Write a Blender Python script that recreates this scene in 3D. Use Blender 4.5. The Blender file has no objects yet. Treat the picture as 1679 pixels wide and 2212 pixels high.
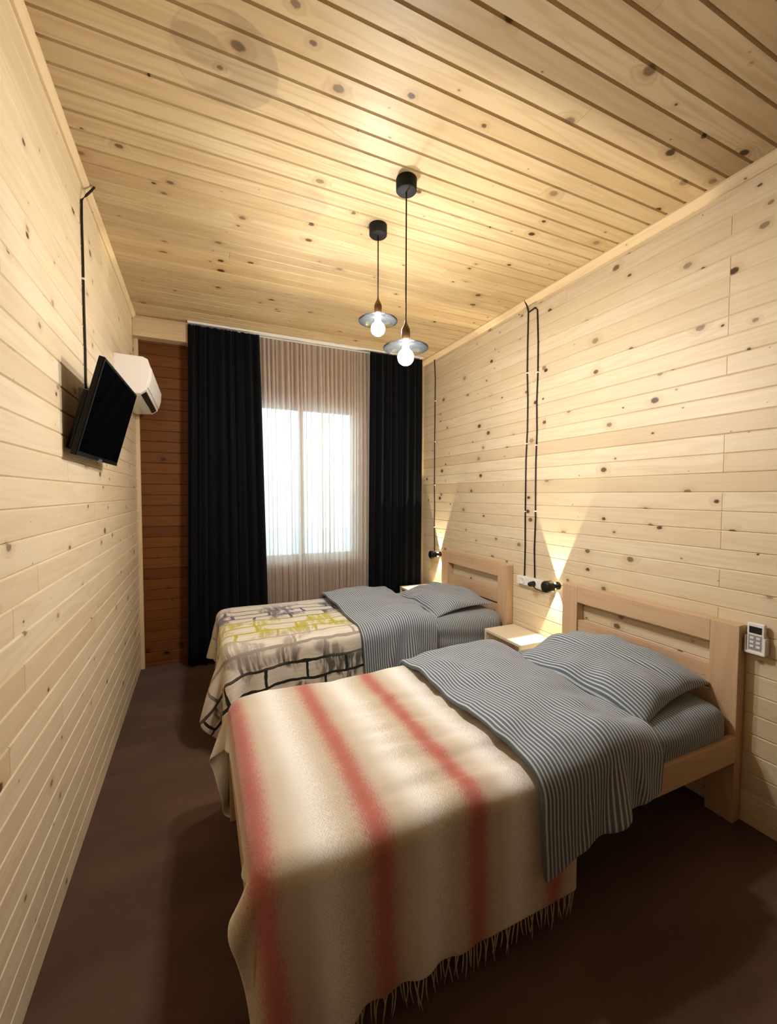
import bpy, bmesh, math, random
import numpy as np
from mathutils import Vector, Matrix

random.seed(7)
RNG = np.random.RandomState(11)
SC = bpy.context.scene
COL = SC.collection
PI = math.pi

# room (metres): X across the room, Y along it, Z up; camera stands at X=0, Y=0
XL, XR, D, H, YF = -0.456, 2.147, 3.90, 2.80, -1.30

# ----------------------------------------------------------------------------
# materials
# ----------------------------------------------------------------------------
def srgb(r, g, b):
    def f(c):
        c /= 255.0
        return c / 12.92 if c <= 0.04045 else ((c + 0.055) / 1.055) ** 2.4
    return (f(r), f(g), f(b), 1.0)

class NT:
    def __init__(self, name):
        self.m = bpy.data.materials.new(name)
        self.m.use_nodes = True
        self.t = self.m.node_tree
        self.t.nodes.clear()
        self.out = self.n('ShaderNodeOutputMaterial')
    def n(self, kind, **kw):
        nd = self.t.nodes.new(kind)
        for k, v in kw.items():
            setattr(nd, k, v)
        return nd
    def l(self, a, b):
        self.t.links.new(a, b)
    def math(self, op, a, b=None, c=None, clamp=False):
        nd = self.n('ShaderNodeMath', operation=op, use_clamp=clamp)
        for i, v in enumerate((a, b, c)):
            if v is None:
                continue
            if isinstance(v, (int, float)):
                nd.inputs[i].default_value = v
            else:
                self.l(v, nd.inputs[i])
        return nd.outputs[0]
    def mix(self, fac, a, b, mode='MIX'):
        nd = self.n('ShaderNodeMix', data_type='RGBA', blend_type=mode)
        for i, v in ((0, fac), (6, a), (7, b)):
            if isinstance(v, (int, float)):
                nd.inputs[i].default_value = v
            elif isinstance(v, tuple):
                nd.inputs[i].default_value = v
            else:
                self.l(v, nd.inputs[i])
        return nd.outputs[2]
    def smooth(self, v, lo, hi, a=0.0, b=1.0):
        nd = self.n('ShaderNodeMapRange', interpolation_type='SMOOTHSTEP')
        self.l(v, nd.inputs[0])
        for i, x in enumerate((lo, hi, a, b)):
            nd.inputs[i + 1].default_value = x
        return nd.outputs[0]
    def noise(self, vec, scale, detail=2.0, rough=0.5, dist=0.0):
        nd = self.n('ShaderNodeTexNoise')
        if vec is not None:
            self.l(vec, nd.inputs['Vector'])
        nd.inputs['Scale'].default_value = scale
        nd.inputs['Detail'].default_value = detail
        nd.inputs['Roughness'].default_value = rough
        nd.inputs['Distortion'].default_value = dist
        return nd
    def scale(self, vec, s, off=(0, 0, 0)):
        nd = self.n('ShaderNodeMapping')
        self.l(vec, nd.inputs[0])
        nd.inputs['Scale'].default_value = s
        nd.inputs['Location'].default_value = off
        return nd.outputs[0]
    def bsdf(self, col, rough=0.5, spec=0.3, bump=None, bstr=0.2, bdist=0.01, metal=0.0, sheen=0.0):
        b = self.n('ShaderNodeBsdfPrincipled')
        if isinstance(col, tuple):
            b.inputs['Base Color'].default_value = col
        else:
            self.l(col, b.inputs['Base Color'])
        if isinstance(rough, (int, float)):
            b.inputs['Roughness'].default_value = rough
        else:
            self.l(rough, b.inputs['Roughness'])
        b.inputs['Specular IOR Level'].default_value = spec
        b.inputs['Metallic'].default_value = metal
        if sheen:
            b.inputs['Sheen Weight'].default_value = sheen
        if bump is not None:
            bp = self.n('ShaderNodeBump')
            bp.inputs['Strength'].default_value = bstr
            bp.inputs['Distance'].default_value = bdist
            self.l(bump, bp.inputs['Height'])
            self.l(bp.outputs[0], b.inputs['Normal'])
        self.l(b.outputs[0], self.out.inputs[0])
        return b

def plain(name, col, rough=0.5, spec=0.3, metal=0.0, speck=0.0):
    t = NT(name)
    if speck:
        tc = t.n('ShaderNodeTexCoord')
        nz = t.noise(tc.outputs['Object'], 60.0, 3.0)
        dark = tuple(c * (1 - speck) for c in col[:3]) + (1.0,)
        c = t.mix(nz.outputs[0], col, dark)
        t.bsdf(c, rough, spec, metal=metal)
    else:
        t.bsdf(col, rough, spec, metal=metal)
    return t.m

def emissive(name, col, strength):
    t = NT(name)
    e = t.n('ShaderNodeEmission')
    e.inputs[0].default_value = col
    e.inputs[1].default_value = strength
    t.l(e.outputs[0], t.out.inputs[0])
    return t.m

def wood(name, light, mid, dark, knotcol, rough=0.42, knots=1.0, coord='UV', knotscale=(3.4, 9.5), grain=1.0, tone=True, spec=0.3):
    """Boards: UV.x runs along the grain in metres, UV.y across it."""
    t = NT(name)
    tc = t.n('ShaderNodeTexCoord')
    uv = tc.outputs[coord]
    # knots
    kv = t.scale(uv, (knotscale[0], knotscale[1], 1.0))
    vo = t.n('ShaderNodeTexVoronoi', voronoi_dimensions='2D', feature='F1')
    vo.inputs['Scale'].default_value = 1.0
    vo.inputs['Randomness'].default_value = 1.0
    t.l(kv, vo.inputs['Vector'])
    df = t.n('ShaderNodeVectorMath', operation='SUBTRACT')
    t.l(kv, df.inputs[0]); t.l(vo.outputs['Position'], df.inputs[1])
    dm = t.scale(df.outputs[0], (0.72 / knotscale[0], 1.0 / knotscale[1], 0.0))
    ln = t.n('ShaderNodeVectorMath', operation='LENGTH')
    t.l(dm, ln.inputs[0])
    wob = t.noise(uv, 90.0, 2.0)
    dist = t.math('ADD', ln.outputs['Value'], t.math('MULTIPLY', t.math('SUBTRACT', wob.outputs[0], 0.5), 0.006))
    sp = t.n('ShaderNodeSeparateColor')
    t.l(vo.outputs['Color'], sp.inputs[0])
    rad = t.math('MULTIPLY', t.math('POWER', sp.outputs[0], 2.6), 0.0135 * knots)
    core = t.math('SUBTRACT', 1.0, t.math('DIVIDE', dist, t.math('ADD', rad, 1e-5)))
    kmask = t.smooth(core, -0.15, 0.35)
    halo = t.smooth(core, -2.2, 0.1)
    kdark = t.math('MULTIPLY', kmask, t.math('ADD', 0.5, t.math('MULTIPLY', sp.outputs[1], 0.5)), clamp=True)
    # growth rings, bent around the knots
    gv = t.scale(uv, (1.1, 13.0, 1.0))
    n1 = t.noise(gv, 1.0, 2.0, 0.5)
    spx = t.n('ShaderNodeSeparateXYZ')
    t.l(uv, spx.inputs[0])
    ph = t.math('ADD', t.math('MULTIPLY', n1.outputs[0], 34.0), t.math('MULTIPLY', spx.outputs[1], 90.0))
    ph = t.math('ADD', ph, t.math('MULTIPLY', halo, 9.0))
    ring = t.math('ADD', t.math('MULTIPLY', t.math('SINE', ph), 0.5), 0.5)
    ring = t.math('POWER', ring, 2.0)
    fib = t.noise(t.scale(uv, (5.0, 210.0, 1.0)), 1.0, 3.0, 0.6)
    blot = t.noise(t.scale(uv, (1.3, 9.0, 1.0)), 1.0, 2.0, 0.5)
    g = t.math('ADD', t.math('MULTIPLY', ring, 0.42 * grain), t.math('MULTIPLY', t.math('SUBTRACT', fib.outputs[0], 0.35), 0.55 * grain))
    g = t.math('ADD', g, t.math('MULTIPLY', t.math('SUBTRACT', blot.outputs[0], 0.5), 0.9 * grain), clamp=True)
    c = t.mix(g, light, mid)
    if tone:
        at = t.n('ShaderNodeAttribute')
        at.attribute_name = 'tone'
        c = t.mix(t.math('MULTIPLY', at.outputs['Fac'], 0.55), c, mid)
        c = t.mix(t.math('MULTIPLY', t.smooth(at.outputs['Fac'], 0.8, 1.0), 0.22), c, dark)
    c = t.mix(t.math('MULTIPLY', halo, 0.3), c, dark)
    c = t.mix(kdark, c, knotcol)
    ro = t.math('ADD', rough - 0.06, t.math('MULTIPLY', fib.outputs[0], 0.12))
    t.bsdf(c, ro, spec, bump=fib.outputs[0], bstr=0.12, bdist=0.002)
    return t.m

M = {}
M['wall_pine'] = wood('pine_wall', srgb(224, 208, 178), srgb(207, 185, 149), srgb(176, 144, 104), srgb(72, 46, 24), knots=1.3)
M['ceiling_pine'] = wood('pine_ceiling', srgb(190, 168, 133), srgb(166, 137, 98), srgb(142, 106, 66), srgb(62, 36, 18), knots=1.35, rough=0.44, spec=0.22, knotscale=(3.0, 9.0))
M['stained_pine'] = wood('stained_pine', srgb(116, 68, 24), srgb(92, 50, 15), srgb(60, 30, 9), srgb(26, 11, 4), rough=0.5, knotscale=(4.0, 9.0), knots=1.3)
M['trim_pine'] = wood('pine_trim', srgb(222, 198, 160), srgb(204, 174, 134), srgb(180, 142, 102), srgb(110, 70, 40), knots=0.35, tone=False)
M['bed_pine'] = wood('bed_timber', srgb(208, 176, 142), srgb(190, 154, 118), srgb(168, 130, 94), srgb(120, 76, 46), knots=0.3, rough=0.5, tone=False, grain=0.85)
M['nightstand'] = wood('pale_board', srgb(236, 222, 198), srgb(222, 204, 174), srgb(200, 176, 140), srgb(150, 110, 70), knots=0.15, rough=0.45, tone=False, grain=0.6)
M['black_plastic'] = plain('black_plastic', srgb(18, 17, 17), 0.45, 0.4)
M['black_matte'] = plain('black_matte', srgb(20, 19, 19), 0.7, 0.3, speck=0.2)
M['cable'] = plain('cable_sheath', srgb(34, 26, 22), 0.6, 0.3, speck=0.2)
M['white_plastic'] = plain('white_plastic', srgb(232, 230, 224), 0.4, 0.4)
M['ac_white'] = plain('ac_white', srgb(236, 232, 226), 0.35, 0.4)
M['grey_plastic'] = plain('grey_plastic', srgb(150, 152, 152), 0.5, 0.4)
M['silver'] = plain('silver', srgb(190, 190, 190), 0.3, 0.5, metal=0.9)
M['tv_black'] = plain('tv_black', srgb(7, 7, 8), 0.35, 0.2)
M['screen'] = plain('screen_glass', srgb(3, 3, 4), 0.06, 0.22)
M['bronze'] = plain('bronze', srgb(112, 80, 52), 0.45, 0.5, metal=0.6, speck=0.3)
M['pvc'] = plain('window_pvc', srgb(225, 228, 232), 0.4, 0.4)
M['bulb'] = emissive('bulb_glow', (1.0, 0.97, 0.94, 1.0), 720.0)
M['lamp_glow'] = emissive('wall_lamp_glow', (1.0, 0.80, 0.46, 1.0), 30.0)
M['outdoor'] = plain('outdoor_paving', srgb(206, 212, 218), 0.8, 0.2, speck=0.2)

def glass_pane(name, tint, gloss, milk=0.0):
    t = NT(name)
    tr = t.n('ShaderNodeBsdfTransparent'); tr.inputs[0].default_value = tint
    gl = t.n('ShaderNodeBsdfGlossy'); gl.inputs['Roughness'].default_value = 0.06
    fr = t.n('ShaderNodeFresnel'); fr.inputs[0].default_value = 1.45
    mx = t.n('ShaderNodeMixShader')
    t.l(t.math('MULTIPLY', fr.outputs[0], gloss, clamp=True), mx.inputs[0])
    t.l(tr.outputs[0], mx.inputs[1]); t.l(gl.outputs[0], mx.inputs[2])
    res = mx.outputs[0]
    if milk:
        tl = t.n('ShaderNodeBsdfTranslucent'); tl.inputs[0].default_value = (0.62, 0.65, 0.66, 1)
        m2 = t.n('ShaderNodeMixShader'); m2.inputs[0].default_value = milk
        t.l(res, m2.inputs[1]); t.l(tl.outputs[0], m2.inputs[2])
        res = m2.outputs[0]
    t.l(res, t.out.inputs[0])
    return t.m
M['pane'] = glass_pane('window_glass', (0.97, 0.985, 0.99, 1), 0.8)
M['shade_glass'] = glass_pane('smoked_glass', (0.88, 0.90, 0.90, 1), 1.0, 0.004)

def carpet():
    t = NT('brown_carpet')
    tc = t.n('ShaderNodeTexCoord')
    o = tc.outputs['Object']
    fine = t.noise(o, 260.0, 2.0, 0.7)
    mid = t.noise(o, 24.0, 3.0, 0.6)
    streak = t.noise(t.scale(o, (1.2, 3.2, 1.0)), 1.6, 2.0, 0.5)
    a = t.mix(fine.outputs[0], srgb(64, 46, 36), srgb(100, 74, 58))
    b = t.mix(t.smooth(mid.outputs[0], 0.3, 0.75), a, srgb(80, 59, 47))
    c = t.mix(t.math('MULTIPLY', t.smooth(streak.outputs[0], 0.35, 0.7), 0.45), b, srgb(108, 82, 66))
    t.bsdf(c, 0.95, 0.1, bump=fine.outputs[0], bstr=0.6, bdist=0.006, sheen=0.1)
    return t.m
M['carpet'] = carpet()

def striped(name, dark, lightc, period, duty, coord='UV', soft=0.10, axis=0):
    t = NT(name)
    tc = t.n('ShaderNodeTexCoord')
    v = tc.outputs[coord]
    wob = t.noise(v, 9.0, 2.0)
    sp = t.n('ShaderNodeSeparateXYZ'); t.l(v, sp.inputs[0])
    x = t.math('ADD', t.math('DIVIDE', sp.outputs[axis], period), t.math('MULTIPLY', wob.outputs[0], 0.25))
    f = t.math('ABSOLUTE', t.math('SUBTRACT', t.math('FRACT', x), 0.5))
    m = t.smooth(f, duty / 2 - soft, duty / 2 + soft, 1.0, 0.0)
    weave = t.noise(v, 420.0, 2.0, 0.6)
    tint = t.noise(v, 5.0, 2.0)
    c = t.mix(m, dark, lightc)
    c = t.mix(t.math('MULTIPLY', weave.outputs[0], 0.35), c, tuple(x * 0.6 for x in dark[:3]) + (1,))
    c = t.mix(t.math('MULTIPLY', tint.outputs[0], 0.2), c, srgb(120, 128, 136))
    t.bsdf(c, 0.85, 0.15, bump=weave.outputs[0], bstr=0.15, bdist=0.002, sheen=0.15)
    return t.m
M['stripe'] = striped('grey_blue_stripe', srgb(100, 112, 125), srgb(220, 227, 231), 0.0155, 0.36)
M['stripe_obj'] = striped('grey_blue_stripe_sheet', srgb(98, 108, 116), srgb(202, 209, 212), 0.0150, 0.38, coord='Object')

def wool():
    t = NT('wool_stripe')
    tc = t.n('ShaderNodeTexCoord')
    uv = tc.outputs['UV']
    sp = t.n('ShaderNodeSeparateXYZ'); t.l(uv, sp.inputs[0])
    wob = t.noise(uv, 6.0, 2.0)
    # herringbone weave
    zig = t.math('ABSOLUTE', t.math('SUBTRACT', t.math('FRACT', t.math('DIVIDE', sp.outputs[0], 0.036)), 0.5))
    her = t.math('SINE', t.math('ADD', t.math('MULTIPLY', sp.outputs[1], 620.0), t.math('MULTIPLY', zig, 26.0)))
    fuzz = t.noise(t.scale(uv, (230.0, 70.0, 1.0)), 1.0, 3.0, 0.65)
    x = t.math('ADD', sp.outputs[0], t.math('MULTIPLY', t.math('SUBTRACT', wob.outputs[0], 0.5), 0.016))
    x = t.math('ADD', x, t.math('MULTIPLY', t.math('SUBTRACT', fuzz.outputs[0], 0.5), 0.062))
    x = t.math('ADD', x, t.math('MULTIPLY', her, 0.0035))
    f = t.math('ABSOLUTE', t.math('SUBTRACT', t.math('FRACT', t.math('ADD', t.math('DIVIDE', t.math('SUBTRACT', x, 0.13), 0.302), 0.5)), 0.5))
    dist = t.math('MULTIPLY', f, 0.302)
    red = t.smooth(dist, 0.004, 0.068, 1.0, 0.0)
    cream = t.smooth(dist, 0.06, 0.15)
    c = t.mix(cream, srgb(214, 203, 182), srgb(252, 251, 246))
    c = t.mix(t.math('MULTIPLY', red, 0.92), c, srgb(188, 96, 90))
    tex = t.math('ADD', t.math('MULTIPLY', her, 0.10), t.math('MULTIPLY', fuzz.outputs[0], 0.9))
    c = t.mix(t.math('MULTIPLY', t.smooth(tex, 0.25, 0.75), 0.30), c, srgb(166, 138, 110))
    t.bsdf(c, 0.95, 0.1, bump=tex, bstr=0.16, bdist=0.003, sheen=0.25)
    return t.m
M['wool'] = wool()
M['fringe'] = plain('fringe_yarn', srgb(206, 190, 162), 0.95, 0.1, speck=0.35)

def painted():
    """Cream throw printed with loose brush-stroke bricks; colour of the strokes changes across it."""
    t = NT('brushstroke_throw')
    tc = t.n('ShaderNodeTexCoord')
    uv = tc.outputs['UV']
    n = t.noise(uv, 7.0, 3.0)
    dsp = t.n('ShaderNodeVectorMath', operation='MULTIPLY_ADD')
    t.l(n.outputs['Color'], dsp.inputs[0])
    dsp.inputs[1].default_value = (0.05, 0.04, 0)
    t.l(uv, dsp.inputs[2])
    br = t.n('ShaderNodeTexBrick')
    t.l(dsp.outputs[0], br.inputs['Vector'])
    br.offset = 0.45; br.offset_frequency = 2; br.squash = 1.5; br.squash_frequency = 3
    br.inputs['Color1'].default_value = (0, 0, 0, 1)
    br.inputs['Color2'].default_value = (0.35, 0.35, 0.35, 1)
    br.inputs['Mortar'].default_value = (1, 1, 1, 1)
    br.inputs['Scale'].default_value = 1.0
    br.inputs['Mortar Size'].default_value = 0.010
    br.inputs['Mortar Smooth'].default_value = 0.25
    br.inputs['Bias'].default_value = -0.2
    br.inputs['Brick Width'].default_value = 0.24
    br.inputs['Row Height'].default_value = 0.105
    sp = t.n('ShaderNodeSeparateXYZ'); t.l(uv, sp.inputs[0])
    band = t.n('ShaderNodeValToRGB')
    wv = t.noise(uv, 3.0, 2.0)
    yv = t.math('ADD', sp.outputs[1], t.math('MULTIPLY', t.math('SUBTRACT', wv.outputs[0], 0.5), 0.14))
    mr = t.n('ShaderNodeMapRange'); t.l(yv, mr.inputs[0])
    mr.inputs[1].default_value = 2.0; mr.inputs[2].default_value = 3.5
    t.l(mr.outputs[0], band.inputs[0])
    cr = band.color_ramp
    stops = [(0.0, (160, 150, 140)), (0.13, (44, 46, 36)), (0.255, (40, 44, 32)), (0.29, (150, 140, 132)), (0.38, (184, 172, 160)),
             (0.45, (186, 178, 44)), (0.60, (196, 186, 60)), (0.645, (92, 88, 96)), (0.72, (104, 98, 122)),
             (0.80, (96, 92, 98)), (0.86, (206, 200, 190)), (1.0, (214, 208, 196))]
    cr.elements[0].position = 0.0; cr.elements[0].color = srgb(*stops[0][1])
    cr.elements[1].position = 1.0; cr.elements[1].color = srgb(*stops[-1][1])
    for p, c in stops[1:-1]:
        e = cr.elements.new(p); e.color = srgb(*c)
    brush = t.noise(t.scale(dsp.outputs[0], (5.0, 60.0, 1.0)), 1.0, 3.0, 0.6)
    brush2 = t.noise(t.scale(dsp.outputs[0], (34.0, 6.0, 1.0)), 1.0, 2.0, 0.6)
    patch = t.noise(uv, 4.6, 2.0)
    sc = t.n('ShaderNodeSeparateColor'); t.l(br.outputs['Color'], sc.inputs[0])
    line = t.smooth(t.math('ADD', sc.outputs[0], t.math('MULTIPLY', t.math('SUBTRACT', brush.outputs[0], 0.5), 1.3)), 0.5, 0.8)
    blob = t.math('MULTIPLY', t.smooth(patch.outputs[0], 0.47, 0.56), t.smooth(brush2.outputs[0], 0.32, 0.56))
    mask = t.math('MAXIMUM', line, t.math('MULTIPLY', blob, 0.85))
    base = t.mix(t.smooth(brush.outputs[0], 0.3, 0.7), srgb(236, 230, 217), srgb(218, 208, 192))
    lil = t.math('MULTIPLY', t.smooth(sc.outputs[0], 0.15, 0.3), t.smooth(yv, 2.85, 3.0))
    base = t.mix(t.math('MULTIPLY', lil, 0.5), base, srgb(206, 200, 226))
    c = t.mix(mask, base, band.outputs[0])
    wv2 = t.noise(uv, 300.0, 2.0)
    t.bsdf(c, 0.9, 0.12, bump=wv2.outputs[0], bstr=0.2, bdist=0.002, sheen=0.15)
    return t.m
M['painted'] = painted()

def velvet():
    t = NT('dark_curtain')
    tc = t.n('ShaderNodeTexCoord')
    nz = t.noise(t.scale(tc.outputs['Object'], (60, 60, 8)), 1.0, 3.0)
    c = t.mix(nz.outputs[0], srgb(5, 6, 9), srgb(10, 12, 17))
    t.bsdf(c, 0.9, 0.15, sheen=0.02)
    return t.m
M['velvet'] = velvet()

def sheer():
    t = NT('sheer_voile')
    tc = t.n('ShaderNodeTexCoord')
    thread = t.noise(t.scale(tc.outputs['UV'], (160, 12, 1)), 1.0, 2.0)
    col = t.mix(thread.outputs[0], srgb(236, 222, 206), srgb(214, 198, 182))
    df = t.n('ShaderNodeBsdfDiffuse'); t.l(col, df.inputs[0])
    tl = t.n('ShaderNodeBsdfTranslucent'); t.l(col, tl.inputs[0])
    tr = t.n('ShaderNodeBsdfTransparent'); tr.inputs[0].default_value = (1, 0.99, 0.97, 1)
    m1 = t.n('ShaderNodeMixShader'); m1.inputs[0].default_value = 0.50
    t.l(df.outputs[0], m1.inputs[1]); t.l(tl.outputs[0], m1.inputs[2])
    m2 = t.n('ShaderNodeMixShader')
    t.l(t.math('ADD', 0.08, t.math('MULTIPLY', thread.outputs[0], 0.14)), m2.inputs[0])
    t.l(m1.outputs[0], m2.inputs[1]); t.l(tr.outputs[0], m2.inputs[2])
    t.l(m2.outputs[0], t.out.inputs[0])
    return t.m
M['sheer'] = sheer()

# ----------------------------------------------------------------------------
# object helpers
# ----------------------------------------------------------------------------
def link(name, me, mat, parent=None, smooth=False):
    o = bpy.data.objects.new(name, me)
    COL.objects.link(o)
    if mat is not None:
        for m in (mat if isinstance(mat, (list, tuple)) else [mat]):
            me.materials.append(m)
    if parent is not None:
        o.parent = parent
    if smooth:
        me.polygons.foreach_set('use_smooth', [True] * len(me.polygons))
    return o

def empty(name, loc, label, cat, group=None):
    o = bpy.data.objects.new(name, None)
    o.empty_display_size = 0.1
    COL.objects.link(o)
    o.location = loc
    tag(o, label, cat, group)
    return o

def tag(o, label, cat, group=None):
    o['label'] = label
    o['category'] = cat
    if group:
        o['group'] = group
    return o

class MB:
    """Collects shapes into one mesh; wood UVs run along the longest side."""
    def __init__(self):
        self.v, self.f, self.uv, self.sm = [], [], [], []
    def face(self, idx, uvs, smooth=False):
        self.f.append(tuple(idx)); self.uv.append(uvs); self.sm.append(smooth)
    def box(self, lo, hi, bevel=0.0, grain=None):
        bm = bmesh.new()
        bmesh.ops.create_cube(bm, size=1.0)
        lo, hi = Vector(lo), Vector(hi)
        c, s = (lo + hi) / 2, hi - lo
        for v in bm.verts:
            v.co = Vector((v.co.x * s.x, v.co.y * s.y, v.co.z * s.z)) + c
        if bevel > 0:
            bmesh.ops.bevel(bm, geom=list(bm.edges), offset=bevel, segments=2, profile=0.6, affect='EDGES')
        g = grain if grain is not None else max(range(3), key=lambda i: s[i])
        off = (random.random() * 40, random.random() * 40)
        base = len(self.v)
        bm.verts.index_update()
        self.v += [v.co.copy() for v in bm.verts]
        for f in bm.faces:
            n = f.normal
            ax = [i for i in range(3) if i != g]
            across = ax[0] if abs(n[ax[0]]) < abs(n[ax[1]]) else ax[1]
            if abs(n[g]) > 0.8:
                pass
            self.face([base + v.index for v in f.verts],
                      [(v.co[g] + off[0], v.co[across] + off[1]) for v in f.verts])
        bm.free()
        return self
    def lathe(self, prof, centre=(0, 0, 0), axis='Z', seg=32, cap=False, xf=None):
        base = len(self.v)
        n = len(prof)
        for j in range(seg):
            a = 2 * PI * j / seg
            for r, z in prof:
                p = Vector((r * math.cos(a), r * math.sin(a), z))
                if axis == 'X':
                    p = Vector((p.z, p.x, p.y))
                elif axis == 'Y':
                    p = Vector((p.y, p.z, p.x))
                if xf is not None:
                    p = xf @ p
                self.v.append(p + Vector(centre))
        for j in range(seg):
            k = (j + 1) % seg
            for i in range(n - 1):
                self.face([base + j * n + i, base + k * n + i, base + k * n + i + 1, base + j * n + i + 1],
                          [(j / seg, i / n)] * 4, True)
        if cap:
            self.face([base + j * n for j in range(seg)][::-1], [(0, 0)] * seg)
            self.face([base + j * n + n - 1 for j in range(seg)], [(0, 0)] * seg)
        return self
    def tube(self, pts, r, seg=8):
        pts = [Vector(p) for p in pts]
        base = len(self.v)
        up = Vector((0.13, 0.31, 0.94)).normalized()
        for i, p in enumerate(pts):
            t = (pts[min(i + 1, len(pts) - 1)] - pts[max(i - 1, 0)]).normalized()
            a = t.cross(up)
            if a.length < 0.15:
                a = t.cross(Vector((1, 0, 0)))
            a.normalize(); b = t.cross(a).normalized()
            rr = r[i] if isinstance(r, (list, tuple)) else r
            for k in range(seg):
                an = 2 * PI * k / seg
                self.v.append(p + a * (rr * math.cos(an)) + b * (rr * math.sin(an)))
        for i in range(len(pts) - 1):
            for k in range(seg):
                k2 = (k + 1) % seg
                self.face([base + i * seg + k, base + i * seg + k2, base + (i + 1) * seg + k2, base + (i + 1) * seg + k],
                          [(0, 0)] * 4, True)
        self.face([base + k for k in range(seg)][::-1], [(0, 0)] * seg)
        self.face([base + (len(pts) - 1) * seg + k for k in range(seg)], [(0, 0)] * seg)
        return self
    def prism(self, prof, a, b, axis=1):
        """prof: list of (p,q) in the plane across `axis`, extruded from a to b."""
        base = len(self.v); n = len(prof)
        for w in (a, b):
            for p, q in prof:
                co = [0, 0, 0]
                o = [i for i in range(3) if i != axis]
                co[axis] = w; co[o[0]] = p; co[o[1]] = q
                self.v.append(Vector(co))
        acc = [0.0]
        for i in range(n):
            p, q = prof[i], prof[(i + 1) % n]
            acc.append(acc[-1] + math.hypot(p[0] - q[0], p[1] - q[1]))
        off = random.random() * 30
        for i in range(n):
            k = (i + 1) % n
            self.face([base + i, base + k, base + n + k, base + n + i],
                      [(a + off, acc[i]), (a + off, acc[i + 1]), (b + off, acc[i + 1]), (b + off, acc[i])])
        self.face([base + i for i in range(n)][::-1], [(off + p, q) for p, q in prof][::-1])
        self.face([base + n + i for i in range(n)], [(off + p, q) for p, q in prof])
        return self
    def build(self, name, mat, parent=None, origin=None):
        me = bpy.data.meshes.new(name)
        o3 = Vector(origin) if origin is not None else Vector((0, 0, 0))
        me.from_pydata([tuple(v - o3) for v in self.v], [], self.f)
        uvl = me.uv_layers.new(name='UVMap')
        k = 0
        for uvs in self.uv:
            for u in uvs:
                uvl.data[k].uv = u; k += 1
        me.polygons.foreach_set('use_smooth', self.sm)
        bm = bmesh.new(); bm.from_mesh(me)
        bmesh.ops.recalc_face_normals(bm, faces=bm.faces)
        bm.to_mesh(me); bm.free()
        me.update()
        o = link(name, me, mat, parent)
        if origin is not None and parent is None:
            o.location = origin
        return o

def structure(o):
    o['kind'] = 'structure'
    return o

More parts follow.
